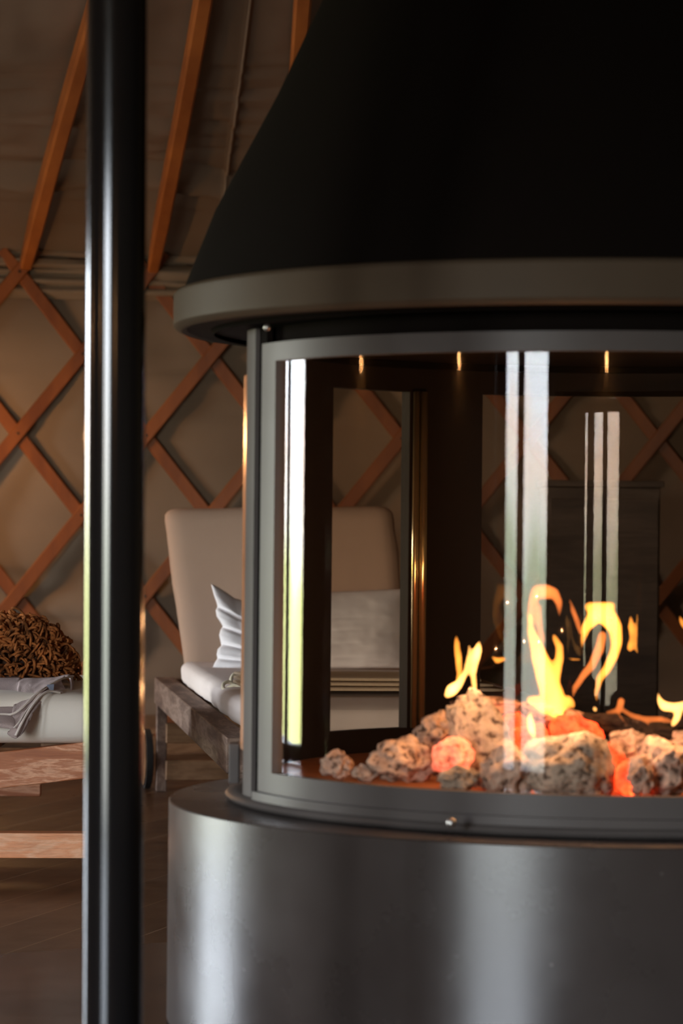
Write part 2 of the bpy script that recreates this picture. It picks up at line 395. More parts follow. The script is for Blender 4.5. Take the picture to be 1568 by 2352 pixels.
# ------------------------------------------------------------------ canvas walls
def wall_fn(a, z):
    p = yurt_pt(a, 1.0, 0)
    s = math.radians(a)*YR
    d = 0.035*fbm(Vector((s*1.5, z*2.2, 3.1)), 3) + 0.026*fbm(Vector((s*1.2, z*14, 8.3)), 3)*sstep(0.5, 0.15, abs(z-0.30))
    d += 0.022*fbm(Vector((s*1.4, z*12, 5.0)), 3)*sstep(0.3, 0.0, abs(z-1.05))
    return yurt_pt(a, YR + d, z)
def wall(name, a_from, a_to, label, step=1.0, zs=28, fine=None):
    bm = bmesh.new(); angs = []
    a = a_from
    while a < a_to-1e-6:
        angs.append(a); st = step
        if fine and fine[0] <= a < fine[1]: st = 0.12
        a = min(a_to, a+st)
    angs.append(a_to)
    for o0, o1, om in OPEN:
        for x in (o0, o1, o0-360, o1-360):
            if a_from < x < a_to: angs.append(x)
    angs = sorted(set(round(x, 4) for x in angs))
    def opened(x):
        for o0, o1, om in OPEN:
            for k in (0, -360, 360):
                if o0+k+1e-3 < x < o1+k-1e-3: return True
        return False
    nz = 70 if fine else zs
    zl = [WALL_H*j/nz for j in range(nz+1)] + [WALL_H+0.05, WALL_H+0.10]
    cols = {}
    def col(x):
        if x not in cols: cols[x] = [bm.verts.new(wall_fn(x, z)) for z in zl]
        return cols[x]
    for x0, x1 in zip(angs, angs[1:]):
        A = col(x0); B = col(x1)
        for j in range(nz if opened((x0+x1)/2) else 0, nz+2): bm.faces.new((A[j], B[j], B[j+1], A[j+1]))
    o = link(name, bm, M['canvas'])
    so = o.modifiers.new('thick', 'SOLIDIFY'); so.thickness = 0.006; so.offset = 0
    return tag(o, kind='structure', label=label)
wall('wall_back', 95, 265, 'beige canvas yurt wall behind the wooden lattice', fine=(160, 202))
wall('wall_front', -95, 95, 'beige canvas yurt wall behind the viewer')

# frames of the two glazed openings (structure)
for i, (a0, a1, am) in enumerate(OPEN):
    bm = bmesh.new()
    for a in (a0, am, a1):
        p = yurt_pt(a, YR, 0); q = yurt_pt(a, YR, WALL_H)
        bar(bm, p, q, (0.17 if i == 0 else 0.15) if a == am else 0.05, 0.07, up=(yurt_pt(a, 1, 0)-yurt_pt(a, 0, 0)))
    for z in (0.03, WALL_H-0.02):
        bar(bm, yurt_pt(a0, YR, z), yurt_pt(am, YR, z), 0.05, 0.05); bar(bm, yurt_pt(am, YR, z), yurt_pt(a1, YR, z), 0.05, 0.05)
    tag(link('window_%d' % (i+1), bm, M['frame'], smooth=False), kind='structure', label='dark framed full-height glazed opening')

# ------------------------------------------------------------------ canvas roof (cone)
APEX = HC + 2.25; RIN = 0.35
def roof_z(r): return WALL_H + (APEX - WALL_H)*(1 - r/YR)
def roof_pt(a, r):
    s = math.radians(a)
    h = 0.0
    near = sstep(200-178, 8, abs(a-178))
    h += 0.020*fbm(Vector((s*9, r*2.0, 1.7)), 3)
    # rumpled bands across the slope
    h += 0.028*fbm(Vector((s*9, r*18, 6.0)), 3)*sstep(0.75, 0.0, abs(r-3.85))
    h += 0.036*math.exp(-((r-4.06-0.03*math.sin(s*30))/0.024)**2) - 0.032*math.exp(-((r-4.12-0.03*math.sin(s*30))/0.024)**2)
    h += 0.022*fbm(Vector((s*22 + r*3, r*14, 9.0)), 3)*sstep(0.3, 0.0, abs(r-3.75))*sstep(2.2, 0.6, abs(a-187.0))
    h += 0.010*math.exp(-((r-3.55)/0.02)**2)
    # radial seam
    for sa in (185.45, 176.2):
        h -= 0.014*math.exp(-(((a-sa)*math.radians(1)*r)/0.006)**2)
    return yurt_pt(a, r, roof_z(r) + 0.075 + h)
bm = bmesh.new(); angs = []; a = 0.0
while a < 360:
    angs.append(a); a += 0.045 if 184.9 <= a < 186.0 else 0.14 if 162 <= a < 198 else 3.0
rs = []; r = RIN
while r < YR+0.05:
    rs.append(r); r += 0.020 if r > 2.4 else 0.15
rs.append(YR+0.06)
R_ = [[bm.verts.new(roof_pt(a, r)) for r in rs] for a in angs]
for i in range(len(angs)):
    A = R_[i]; B = R_[(i+1) % len(angs)]
    for j in range(len(rs)-1): bm.faces.new((A[j], B[j], B[j+1], A[j+1]))
bm.faces.new([c[0] for c in R_])
tag(link('ceiling', bm, M['roof_canvas']), kind='structure', label='rumpled beige canvas yurt roof')

bm = bmesh.new(); sp_ = []
for k in range(120):
    r = 2.5 + (4.62-2.5)*k/119
    q = roof_pt(185.45, r); sp_.append(q - Vector((0, 0, 0.003)))
tube(bm, sp_, 0.0035, 8)
tag(link('trim_2', bm, M['piping']), kind='structure', label='pale sewn seam running up the roof canvas')
# rumpled valance where the roof canvas laps the wall top
bm = bmesh.new()
def val(u, v):
    a = 150 + 56*u; s = math.radians(a)*YR
    z = WALL_H + 0.10 - v*0.165
    d = -0.018 - 0.045*fbm(Vector((s*1.2 + v*0.6, v*7.5, 2.0)), 4)*math.sin(PI*min(1, v*1.02)) - 0.004*math.sin(v*24 + 2*fbm(Vector((s*2, 0, 0)), 2))
    return yurt_pt(a, YR + d, z)
grid(bm, val, 460, 40)
o = link('trim_1', bm, M['roof_canvas']); tag(o, kind='structure', label='rumpled canvas hem along the wall top')
so = o.modifiers.new('thick', 'SOLIDIFY'); so.thickness = 0.004

# base board behind lattice
bm = bmesh.new()
for (z0, z1) in ((0.0, 0.055), (0.06, 0.115)):
    lathe(bm, [(YR-0.045, z0), (YR-0.045, z1), (YR-0.02, z1), (YR-0.02, z0)], (YC.x, YC.y), 60, math.radians(150), math.radians(206), close=True)
tag(link('baseboard_back', bm, M['under'], smooth=False), kind='structure', label='low wooden boards at the foot of the wall')

#=LATTICE=
# ------------------------------------------------------------------ wooden lattice: two layers of crossing slats pegged together
# columns of crossings are 2.37 degrees apart, rows 0.477 m apart
def px_to_angle(px):
    d = (px-784)/F
    # intersect vertical plane with the wall circle
    A = 1+d*d; B = -2*(d*YC.x + YC.y); Cc = YC.x**2+YC.y**2-(YR-0.03)**2
    y = (-B + math.sqrt(B*B-4*A*Cc))/(2*A); x = d*y
    return math.degrees(math.atan2(x-YC.x, -(y-YC.y))) % 360
HALF = 2.405                    # degrees per half cell
COL0 = px_to_angle(37)          # column of crossings at rows Z0, Z0-ROW ...
Z0 = P(37, 997, 8.70).z; ROW = 0.480
lat = empty('lattice_wall', yurt_pt(180, YR-0.03, 0), 'orange-brown wooden lattice of crossing slats standing against the canvas wall', 'lattice')
def slat(k, sgn, rad):
    """slat through column k at height Z0; sgn=+1 rises to the right of the picture"""
    pts = []
    zt = Z0 + ROW + 0.065; zb = 0.045
    n = 26
    bm = bmesh.new(); rings = []
    zs = [zb + (zt-zb)*i/n for i in range(n+1)]
    for z in zs:
        t_ = (z - Z0)/(ROW/2)
        a = COL0 - k*HALF - sgn*t_*HALF
        pts.append(yurt_pt(a, rad + 0.002*math.sin(z*7+k), z))
    jit = 0.003*fbm(Vector((k*3.1, sgn, 0)), 2)
    for i, p in enumerate(pts):
        t = (pts[min(i+1, n)] - pts[max(i-1, 0)]).normalized()
        nrm = Vector((p.x-YC.x, p.y-YC.y, 0)).normalized()
        s = t.cross(nrm).normalized(); wdt = 0.0190 + jit
        th = 0.007
        e = 0.75 if i in (0, n) else 1.0
        rings.append([bm.verts.new(p + s*a_*wdt*e + nrm*b_*th) for a_, b_ in ((-1,-0.6),(-0.85,-1),(0.85,-1),(1,-0.6),(1,1),(-1,1))])
    for A, B in zip(rings, rings[1:]):
        for j in range(6): bm.faces.new((A[j], A[(j+1)%6], B[(j+1)%6], B[j]))
    bm.faces.new(rings[0][::-1]); bm.faces.new(rings[-1])
    return link('slat', bm, M['lattice'], lat, smooth=False)
for k in range(-8, 20, 2):
    slat(k, -1, YR-0.030)
for k in range(-8, 20, 2):
    slat(k, +1, YR-0.047)
bm = bmesh.new()
for k in range(-5, 16):
    for j in range(-2, 3):
        if (k + j) % 2: continue
        z = Z0 + j*ROW/2
        if z < 0.05 or z > Z0+ROW+0.01: continue
        p = yurt_pt(COL0 - k*HALF, YR-0.055, z); q = yurt_pt(COL0 - k*HALF, YR-0.050, z)
        tube(bm, [q, p], [0.005, 0.0035], 8)
tag(link('pegs', bm, M['rubber'], lat), kind='stuff')

# ------------------------------------------------------------------ roof rafters, one from every top crossing
RA = {0: 'lit orange-brown roof rafter left of the steel pole', 1: 'orange-brown roof rafter just right of the steel pole, below the roof seam', 2: 'orange-brown roof rafter partly hidden behind the black hood'}
def rafter(i):
    a = COL0 - 2*i*HALF - (HALF*0.10)
    bm = bmesh.new()
    p = yurt_pt(a, YR-0.045, WALL_H + 0.03); r1 = 0.45
    q = yurt_pt(a, r1, roof_z(r1) + 0.02)
    d = (q-p).normalized(); n = 14; rings = []
    side = d.cross(Vector((0,0,1))).normalized(); up = side.cross(d).normalized()
    for j in range(n+1):
        t_ = j/n; c = p.lerp(q, t_) + side*0.004*math.sin(t_*9+i*2) + up*0.012*math.sin(t_*PI)
        wd = 0.021; hh = 0.027
        if j == 0: wd *= .8; hh *= .6
        rings.append([bm.verts.new(c + side*x*wd + up*y*hh) for x, y in ((-1,-.7),(-.7,-1),(.7,-1),(1,-.7),(1,1),(-1,1))])
    for A, B in zip(rings, rings[1:]):
        for m_ in range(6): bm.faces.new((A[m_], A[(m_+1)%6], B[(m_+1)%6], B[m_]))
    bm.faces.new(rings[0][::-1]); bm.faces.new(rings[-1])
    o = link('roof_rafter', bm, M['rafter'], smooth=False)
    return tag(o, RA.get(i), 'rafter', 'roof rafters')
for i in (0, 1, 2): rafter(i)

#=STOVE=
# ------------------------------------------------------------------ central fireplace
SX, SY = 0.368, 4.0
def H(d): return HC + d
stove = empty('fireplace', (SX, SY, 0), 'large round black fireplace with curved glass door and conical hood, on a floor plate', 'fireplace')
SC = (SX, SY)
bm = bmesh.new()
lathe(bm, [(0.0, 0.012), (0.596, 0.012), (0.60, 0.016), (0.60, H(-0.371)), (0.5985, H(-0.3692)), (0.594, H(-0.369)), (0.0, H(-0.369))], SC, 160)
link('base', bm, M['base'], stove, split=30)
bm = bmesh.new()
lathe(bm, [(0.40, H(-0.369)), (0.505, H(-0.369)), (0.520, H(-0.367)), (0.524, H(-0.362)), (0.520, H(-0.357)), (0.505, H(-0.356)), (0.40, H(-0.356))], SC, 160)
link('ledge_ring', bm, M['door'], stove, split=50)
# hood
bm = bmesh.new()
lathe(bm, [(0.545, H(0.262)), (0.587, H(0.322)), (0.545, H(0.43)), (0.462, H(0.588)), (0.403, H(0.717)), (0.30, H(0.93)), (0.20, H(1.14)), (0.17, H(1.20)), (0.16, H(1.26)), (0.16, H(2.2))], SC, 160)
link('hood', bm, M['hood'], stove, split=30)
bm = bmesh.new()
lathe(bm, [(0.589, H(0.3205)), (0.597, H(0.318)), (0.6003, H(0.314)), (0.6005, H(0.311)), (0.6005, H(0.309)), (0.6005, H(0.279)), (0.6005, H(0.277)), (0.6003, H(0.273)), (0.597, H(0.269)), (0.589, H(0.2655)), (0.582, H(0.268)), (0.582, H(0.318))], SC, 200, close=True)
link('hood_rim', bm, M['rim'], stove, split=30)
bm = bmesh.new()
lathe(bm, [(0.0, H(0.262)), (0.585, H(0.268)), (0.585, H(0.274)), (0.0, H(0.27))], SC, 120)
link('hood_underside', bm, M['inner'], stove, split=30)
bm = bmesh.new()
lathe(bm, [(0.44, H(0.240)), (0.487, H(0.240)), (0.487, H(0.264)), (0.44, H(0.264))], SC, 120, close=True)
link('neck_ring', bm, M['hood'], stove, split=30)
rad = math.radians
# front door frame: an arc with a glazed opening (angles absolute, 0 towards -Y)
AX = -5.25                                       # direction of the viewer as seen from the axis
DL, DR = -69.0, 75.0
GL, GR = -63.7, 66.0
door = empty('door', (0, 0, 0)); door.parent = stove
def arc_box(bm, r0, r1, z0, z1, a0, a1, n=64):
    lathe(bm, [(r0, z0), (r1, z0), (r1, z1), (r0, z1)], SC, n, rad(a0), rad(a1), close=True)
def arc_frame(name, r0, r1, z0, z1, a0, a1, oz0, oz1, oa0, oa1, mat, parent, bev=0.003):
    bm = bmesh.new()
    arc_box(bm, r0, r1, z0, oz0, a0, a1); arc_box(bm, r0, r1, oz1, z1, a0, a1)
    arc_box(bm, r0, r1, oz0, oz1, a0, oa0, 10); arc_box(bm, r0, r1, oz0, oz1, oa1, a1, 10)
    bmesh.ops.remove_doubles(bm, verts=bm.verts, dist=1e-5)
    o = link(name, bm, mat, parent, smooth=True, auto=None)
    es = o.modifiers.new('es', 'EDGE_SPLIT'); es.split_angle = rad(40)
    return o
COL.objects.unlink(door); bpy.data.objects.remove(door)
dframe = arc_frame('door', 0.492, 0.508, H(-0.352), H(0.240), DL, DR, H(-0.318), H(0.2157), GL, GR, M['door'], stove)
bm = bmesh.new(); arc_box(bm, 0.4970, 0.5000, H(-0.330), H(0.228), GL-1, GR+1, 96)
gl = link('door_glass', bm, M['glass'], dframe); gl.modifiers.new('es', 'EDGE_SPLIT').split_angle = rad(40)
bm = bmesh.new(); q_ = Vector((SX + 0.4875*math.sin(rad(-68.6)), SY - 0.4875*math.cos(rad(-68.6)), 0))
tube(bm, [q_ + Vector((0,0,H(-0.318))), q_ + Vector((0,0,H(0.21)))], 0.0055, 20)
link('fire_glint_rod', bm, M['copper'], dframe)  # added rod imitating the fire's orange reflection on the frame edge
# lower door lip
bm = bmesh.new(); arc_box(bm, 0.500, 0.516, H(-0.356), H(-0.345), DL, DR, 80)
o = link('door_lip', bm, M['door'], dframe); o.modifiers.new('es', 'EDGE_SPLIT').split_angle = rad(40)
bm = bmesh.new(); arc_box(bm, 0.494, 0.502, H(-0.352), H(0.262), -72.4, -68.8, 6); link('door_seal', bm, M['hood'], stove, smooth=False)
bm = bmesh.new(); arc_box(bm, 0.4985, 0.5035, H(-0.30), H(0.205), -101, -79.5, 12)
o = link('edge_reflection_strip', bm, M['copper'], stove); o['label'] = 'copper coloured strip imitating a reflection on the side glass edge'; o.modifiers.new('es', 'EDGE_SPLIT').split_angle = rad(40)  # added strip stands in for the orange reflection along the side glass
# hinge columns beside the door
for a0, a1 in ((-77.6, -72.2), (DR+0.8, DR+7.5)):
    bm = bmesh.new(); arc_box(bm, 0.480, 0.508, H(-0.356), H(0.262), a0, a1, 8)
    o = link('hinge_column', bm, M['door'], stove); o.modifiers.new('es', 'EDGE_SPLIT').split_angle = rad(40)
for a0, a1 in ((-98, -78.4),):
    bm = bmesh.new(); arc_box(bm, 0.476, 0.498, H(-0.356), H(0.262), a0, a1, 12)
    o = link('side_column', bm, M['door'], stove); o.modifiers.new('es', 'EDGE_SPLIT').split_angle = rad(40)
# hinge block low on the left
bm = bmesh.new()
box(bm, P(538, 1752, 4.0), (0.014, 0.03, 0.055)); link('hinge_block', bm, M['door'], stove, smooth=False, auto=0.002)
# rear shell with three windows
RW0, RW1 = H(-0.298), H(0.2055)
def rear_panel(a0, a1, o0, o1, gx=None):
    return arc_frame('rear_frame', 0.455, 0.475, H(-0.356), H(0.262), a0, a1, RW0, RW1, o0, o1, M['inner'], stove)
f1 = rear_panel(180-28, 180+28, 180-20, 180+20)
f2 = rear_panel(180+28, 180+92, 180+36, 180+57)
f3 = rear_panel(180-92, 180-28, 180-57, 180-36)
# panes
def pane(c, r, a0, a1, parent, gm='glass_rear'):
    bm = bmesh.new(); lathe(bm, [(r, RW0-0.006), (r+0.003, RW0-0.006), (r+0.003, RW1+0.006), (r, RW1+0.006)], c, 40, rad(a0), rad(a1), close=True)
    o = link('pane', bm, M[gm], parent); o.modifiers.new('es', 'EDGE_SPLIT').split_angle = rad(40)
pane((SX-0.098, SY+0.006), 0.45, 180-34, 180+7.5, f1, 'glass_soot')
pane(SC, 0.464, 180+35, 180+58, f2); pane(SC, 0.464, 180-58, 180-35, f3)
# brass rods added on the rear post to imitate a bright window reflection
bm = bmesh.new()
for a_, r_ in ((180+33.2, 0.0065), (180+35.0, 0.0050)):
    q_ = Vector((SX + 0.4495*math.sin(rad(a_)), SY - 0.4495*math.cos(rad(a_)), 0))
    tube(bm, [q_ + Vector((0,0,RW0)), q_ + Vector((0,0,RW1))], r_, 20)
link('window_glint_rods', bm, M['brass'], f1)
# firebox floor and burner tray
bm = bmesh.new(); lathe(bm, [(0.0, H(-0.332)), (0.478, H(-0.332)), (0.478, H(-0.356)), (0, H(-0.356))], SC, 80)
link('firebox_floor', bm, M['hearth'], stove, smooth=False)
bm = bmesh.new(); lathe(bm, [(0.0, H(0.250)), (0.478, H(0.250)), (0.478, H(0.262)), (0, H(0.262))], SC, 80)
link('firebox_ceiling', bm, M['inner'], stove, smooth=False)
# bolts
for px, py, Y, r in ((613, 752, 3.69, 0.0045), (1036, 1890, 3.485, 0.006)):
    bm = bmesh.new(); bmesh.ops.create_uvsphere(bm, u_segments=14, v_segments=8, radius=r, matrix=Matrix.Translation(P(px, py, Y)))
    link('bolt', bm, M['bolt'], stove)

# ------------------------------------------------------------------ steel pole
bm = bmesh.new()
pt, pb = P(269, 0, 3.0), P(258, 2352, 3.0)
d = (pt-pb)/(pt.z-pb.z)
lo = pb + d*(0.010-pb.z); hi = pb + d*(2.1-pb.z)
tube(bm, [lo, hi], 0.0308, 64)
o = link('steel_pole', bm, M['pole']); o.modifiers.new('es', 'EDGE_SPLIT').split_angle = rad(40)
tag(o, 'glossy black round steel pole standing left of the fireplace', 'pole')

# ------------------------------------------------------------------ floor plate under the fireplace
bm = bmesh.new()
e_ = Vector((0.859, 0.512, 0)); n_ = Vector((0.512, -0.859, 0)); p0 = Vector((-1.02, 4.26, 0))
q = [p0, p0+e_*2.7, p0+e_*2.7+n_*2.7, p0+n_*2.7]
hexa(bm, [v + Vector((0,0,0.0)) for v in q] + [v + Vector((0,0,0.010)) for v in q])
tag(link('floor_plate', bm, M['mat'], smooth=False), 'flat dark grey metal plate lying on the boards under the fireplace', 'floor plate')

#=FIRE=
# ------------------------------------------------------------------ rocks
def rock(px, py, Y, wx, wz, mat, label, name='ceramic_rock', cat='rock', group='rocks in the fire bed', seed=0, rot=0.0, wy=None, rough=1.0, box_=0.0):
    c = P(px, py, Y); s = Y/F
    rx, rz = wx*s, wz*s; ry = (wy*s if wy else (rx+rz)/2)
    bm = bmesh.new(); bmesh.ops.create_icosphere(bm, subdivisions=5, radius=1.0)
    R3 = Matrix.Rotation(rot, 3, 'Y')
    for v in bm.verts:
        n = v.co.normalized()
        if box_: # squarer lump
            mxx = max(abs(n.x), abs(n.y), abs(n.z)); n = n*(1+box_*(1/mxx-1))
        k = 1 + 0.34*rough*fbm(n*1.6 + Vector((seed*3.7, 0, 0)), 2) + 0.085*rough*fbm(n*5 + Vector((0, seed*2.1, 0)), 3)
        pit = noise.noise(n*9 + Vector((seed, seed, 0)))
        k -= 0.09*rough*max(0, pit-0.15)
        q = R3 @ Vector((n.x*rx, n.y*ry, n.z*rz))*k
        v.co = c + q
        if v.co.z < H(-0.3318): v.co.z = H(-0.3318)
    o = link(name, bm, mat)
    return tag(o, label, cat, group)
RK, RG, EM, EP = M['rock'], M['rock_grey'], M['ember'], M['ember_pale']
rock(772, 1757, 3.78, 34, 30, RK, 'small orange-lit porous rock at the far left of the fire bed', seed=1)
rock(836, 1775, 3.70, 26, 18, RK, 'smallest pinkish rock lying near the left end of the fire bed', seed=2)
rock(925, 1748, 3.70, 72, 52, RK, 'wide pitted pale rock left of the upright slab', seed=3)
rock(1000, 1690, 3.82, 48, 52, RK, 'orange-lit rough rock leaning behind the left flames', seed=4)
rock(1040, 1740, 3.66, 46, 44, EP, 'pink glowing rock beside the upright slab', seed=5)
rock(1052, 1790, 3.60, 46, 26, RG, 'low grey-brown rock against the glass left of the slab', seed=6)
rock(1105, 1700, 3.70, 62, 112, RG, 'tall upright grey slab of rock leaning left in the fire bed', seed=7, rot=-0.38, wy=40, box_=0.35, rough=0.7)
rock(1165, 1775, 3.60, 62, 62, RK, 'pale rock in front of the slab at the foot of the glass', seed=8)
rock(1308, 1772, 3.60, 104, 88, RG, 'large grey domed rock low in the middle of the fire bed', seed=9, rot=0.25, rough=0.6)
rock(1445, 1718, 3.68, 46, 44, RK, 'pale pink rock right of the red embers', seed=11)
rock(1520, 1762, 3.62, 62, 68, RK, 'large pale rock at the right edge of the picture', seed=12)
rock(1468, 1785, 3.58, 30, 40, RK, 'small pale rock between the red ember and the right rock', seed=13)
rock(1590, 1722, 3.74, 52, 52, RK, 'pale rock cut by the right picture edge, behind its neighbour', seed=14)
rock(1215, 1702, 3.75, 46, 42, EM, 'glowing orange ember left of the domed rock', 'ember', 'ember', 'glowing embers', seed=21)
rock(1330, 1690, 3.76, 66, 40, EM, 'glowing red ember behind the top of the domed rock', 'ember', 'ember', 'glowing embers', seed=22, rot=0.5)
rock(1405, 1752, 3.68, 42, 52, EM, 'orange ember right of the domed rock', 'ember', 'ember', 'glowing embers', seed=23, rot=0.5)
rock(1442, 1788, 3.60, 34, 44, EM, 'lowest bright red ember against the glass', 'ember', 'ember', 'glowing embers', seed=24)
rock(1185, 1672, 3.78, 40, 30, EM, 'small red ember below the ceramic log', 'ember', 'ember', 'glowing embers', seed=25)
rock(1285, 1650, 3.84, 95, 26, M['log'], 'brown bark-like ceramic log lying behind the flames', 'ceramic_log', 'log', None, seed=31, rot=0.22, wy=40, rough=0.7, box_=0.3)
rock(1120, 1618, 3.86, 84, 18, M['log'], 'flat pale ceramic bark piece lying on top of the slab', 'ceramic_log', 'log', None, seed=32, rot=0.06, wy=40, rough=0.7, box_=0.3)
rock(1455, 1672, 3.82, 112, 24, M['char'], 'charred black stick crossing the right of the fire', 'charred_stick', 'stick', None, seed=33, rot=0.16, wy=30, rough=0.9, box_=0.3)
rock(1585, 1660, 3.86, 70, 40, M['char'], 'black charred lump at the right edge above the rocks', 'charred_stick', 'stick', None, seed=34, wy=40)

# ------------------------------------------------------------------ flames: glowing gas bodies, thick in the middle, thin at the rim
def flame(strokes, Y, mat, label, depth=0.9, seed=0):
    bm = bmesh.new(); s = Y/F
    for st in strokes:
        pts = [(968 + a/2.613, 1300 + b_/2.613, r/2.613) for a, b_, r in st]
        fine = []
        for (x0,y0,r0), (x1,y1,r1) in zip(pts, pts[1:]):
            L_ = math.hypot(x1-x0, y1-y0); n = max(2, int(L_/4))
            for i in range(n): t_ = i/n; fine.append((x0+(x1-x0)*t_, y0+(y1-y0)*t_, r0+(r1-r0)*t_))
        fine.append(pts[-1])
        for x, y, r in fine:
            wob = 1.5*noise.noise(Vector((x*0.05, y*0.05, seed)))
            c = P(x+wob, y, Y + 0.012*noise.noise(Vector((x*0.02, y*0.02, seed+5))))
            rr = max(1.6, r)*s
            Mx = Matrix.Translation(c) @ Matrix.Diagonal((rr, rr*depth, rr*1.15, 1))
            bmesh.ops.create_icosphere(bm, subdivisions=1, radius=1.0, matrix=Mx)
    o = link('flame', bm, mat)
    rm = o.modifiers.new('blend', 'REMESH'); rm.mode = 'VOXEL'; rm.voxel_size = 0.0022; rm.use_smooth_shade = True
    sm = o.modifiers.new('soft', 'SMOOTH'); sm.factor = 0.7; sm.iterations = 6
    return tag(o, label, 'flame', 'flames in the fireplace')
flame([[(205,415,9),(210,470,24),(220,560,28),(228,640,24),(220,700,20),(190,740,30)]], 3.86, M['flame'], 'slim upright yellow flame at the far left of the fire', seed=1)
flame([[(285,480,12),(282,560,20),(262,640,22),(225,710,30),(180,745,42),(150,775,22)], [(345,462,16),(336,510,32),(318,580,28),(312,660,22),(318,730,22),(310,775,9)]], 3.82, M['flame_hot'], 'forked white-hot flame left of the domed rock', seed=2)
flame([[(415,540,9),(450,568,22),(495,560,18)]], 3.9, M['flame'], 'tiny detached flame lick beside the left forked flame', seed=3)
flame([[(650,300,20),(655,390,30),(680,460,42),(705,540,55),(740,640,68),(765,720,72),(790,800,78),(805,860,60)],
       [(795,425,20),(828,490,28),(825,560,34),(805,640,40),(790,720,46)],
       [(650,805,28),(690,812,38),(740,845,44),(820,845,46),(880,812,38),(912,840,18)]], 3.80, M['flame'], 'tall twisting yellow flame rising in the middle of the fire', seed=4)
flame([[(652,330,26),(662,230,34),(690,150,40),(745,155,48),(795,160,34),(825,220,28),(826,300,10)], [(700,250,26),(705,350,26),(725,450,24)]], 3.83, M['flame_soft'], 'thin orange crown curling above the tall middle flame', seed=5)
flame([[(1000,245,30),(1070,280,62),(1140,240,28)], [(1110,300,64),(1160,370,50),(1172,450,42),(1150,540,36),(1110,620,32),(1062,680,27),(1050,750,20),(1050,810,10)],
       [(1040,300,52),(985,370,34),(968,440,22),(960,490,10)]], 3.84, M['flame'], 'largest hooked yellow flame right of the middle flame', seed=6)
flame([[(1085,420,34),(1065,500,36),(1025,590,32),(960,670,26),(920,730,24),(908,785,12)]], 3.87, M['flame_soft'], 'faint pink-orange tail behind the hooked flame', seed=7)
flame([[(885,200,10),(905,260,20),(930,325,22),(955,400,18)]], 3.87, M['flame_soft'], 'small orange wisp between the two big flames', seed=8)
flame([[(1036,856,18),(1044,862,18)]], 3.80, M['flame_hot'], 'round yellow spark below the hooked flame', seed=9)
flame([[(1255,310,15),(1255,360,24),(1255,430,15),(1250,490,24),(1255,512,10)], [(1295,290,10),(1290,380,14),(1283,460,16),(1295,520,12)]], 3.92, M['flame'], 'small pair of upright flames right of the hooked flame', seed=10)
flame([[(1415,755,8),(1425,800,20),(1450,840,32),(1510,850,30),(1568,835,26),(1620,840,24),(1680,850,14)], [(1545,870,28),(1530,910,28),(1508,950,20)]], 3.80, M['flame_hot'], 'low bright flame licking the charred stick at the right edge', seed=11)
flame([[(1195,815,30),(1180,868,22),(1110,880,14)], [(1215,870,18),(1260,898,20),(1340,920,22),(1440,920,22),(1510,935,14)], [(1190,900,14),(1235,960,9)], [(1350,925,16),(1360,965,9)]], 3.80, M['flame_soft'], 'orange glow running along the top of the charred stick', seed=12)
flame([[(660,870,12),(648,915,26),(660,975,30),(676,1030,16)]], 3.62, M['flame_hot'], 'short yellow flame in front of the rocks below the middle flame', seed=13)
flame([[(1545,300,10),(1562,335,20),(1580,380,15)]], 3.86, M['flame'], 'flame tip cut by the right picture edge', seed=14)
flame([[(875,553,9),(905,560,14),(950,560,12)]], 3.88, M['flame'], 'little horizontal flame lick between the big flames', seed=15)
for px, py, Y, pw in ((1050, 1600, 3.62, 0.30), (1080, 1540, 3.70, 0.35), (1220, 1600, 3.58, 0.55), (1240, 1430, 3.72, 0.7), (1330, 1600, 3.58, 0.45), (1400, 1450, 3.74, 0.7), (1540, 1625, 3.60, 0.55), (900, 1680, 3.62, 0.12)):
    point_light('firelight', P(px, py, Y), pw*0.36, (1.0, 0.50, 0.22), 0.0)

#=LOUNGERS=
# ------------------------------------------------------------------ right lounger (behind the fireplace), long side running towards the viewer
KL = 1.10
def PL(x, y, Y): return P(x, y, Y*KL)
FT = H(-0.352*KL)                   # frame top
lb = PL(355, 1555, 6.8); lb.z = FT; lf = PL(520, 1697, 4.87); lf.z = FT
dirL = (lf-lb); dirL.z = 0; LEN = dirL.length; dirL.normalize()
perp = Vector((-dirL.y, dirL.x, 0))            # to the right of the picture
if perp.x < 0: perp = -perp
WID = 0.72
lounger = empty('sun_lounger', lb.copy(), 'low weathered wooden lounger with upright beige backrest, behind the fireplace', 'lounger')
lounger.location.z = 0
bw, bh = 0.050, 0.066
def pl(l, w_, z): return Vector((lb.x, lb.y, 0)) + dirL*l + perp*w_ + Vector((0,0,z))
for w0 in (bw/2, WID-bw/2):
    bm = bmesh.new(); bar(bm, pl(0, w0, FT-bh/2), pl(LEN, w0, FT-bh/2), bw, bh)
    link('side_rail', bm, M['weathered'], lounger, smooth=False, auto=0.003)
for l0 in (0.03, LEN-0.022):
    bm = bmesh.new(); bar(bm, pl(l0, bw+0.001, FT-bh/2), pl(l0, WID-bw-0.001, FT-bh/2), 0.045, bh-0.002)
    link('cross_rail', bm, M['weathered'], lounger, smooth=False, auto=0.003)
for l0, w0 in ((-0.02, 0.020), (-0.02, WID-0.02), (LEN-0.25, 0.05), (LEN-0.25, WID-0.05)):
    bm = bmesh.new(); bar(bm, pl(l0, w0, 0.0), pl(l0, w0, FT-0.03 if l0 < 0 else FT-bh-0.001), 0.026, 0.045, up=dirL)
    link('leg', bm, M['weathered'], lounger, smooth=False, auto=0.002)
for i, (l0, z) in enumerate(((0.0, 0.055), (0.0, 0.150))):
    bm = bmesh.new(); bar(bm, pl(l0, 0.03, z), pl(l0, WID-0.03, z), 0.04, 0.05)
    link('stretcher', bm, M['under'], lounger, smooth=False, auto=0.003)
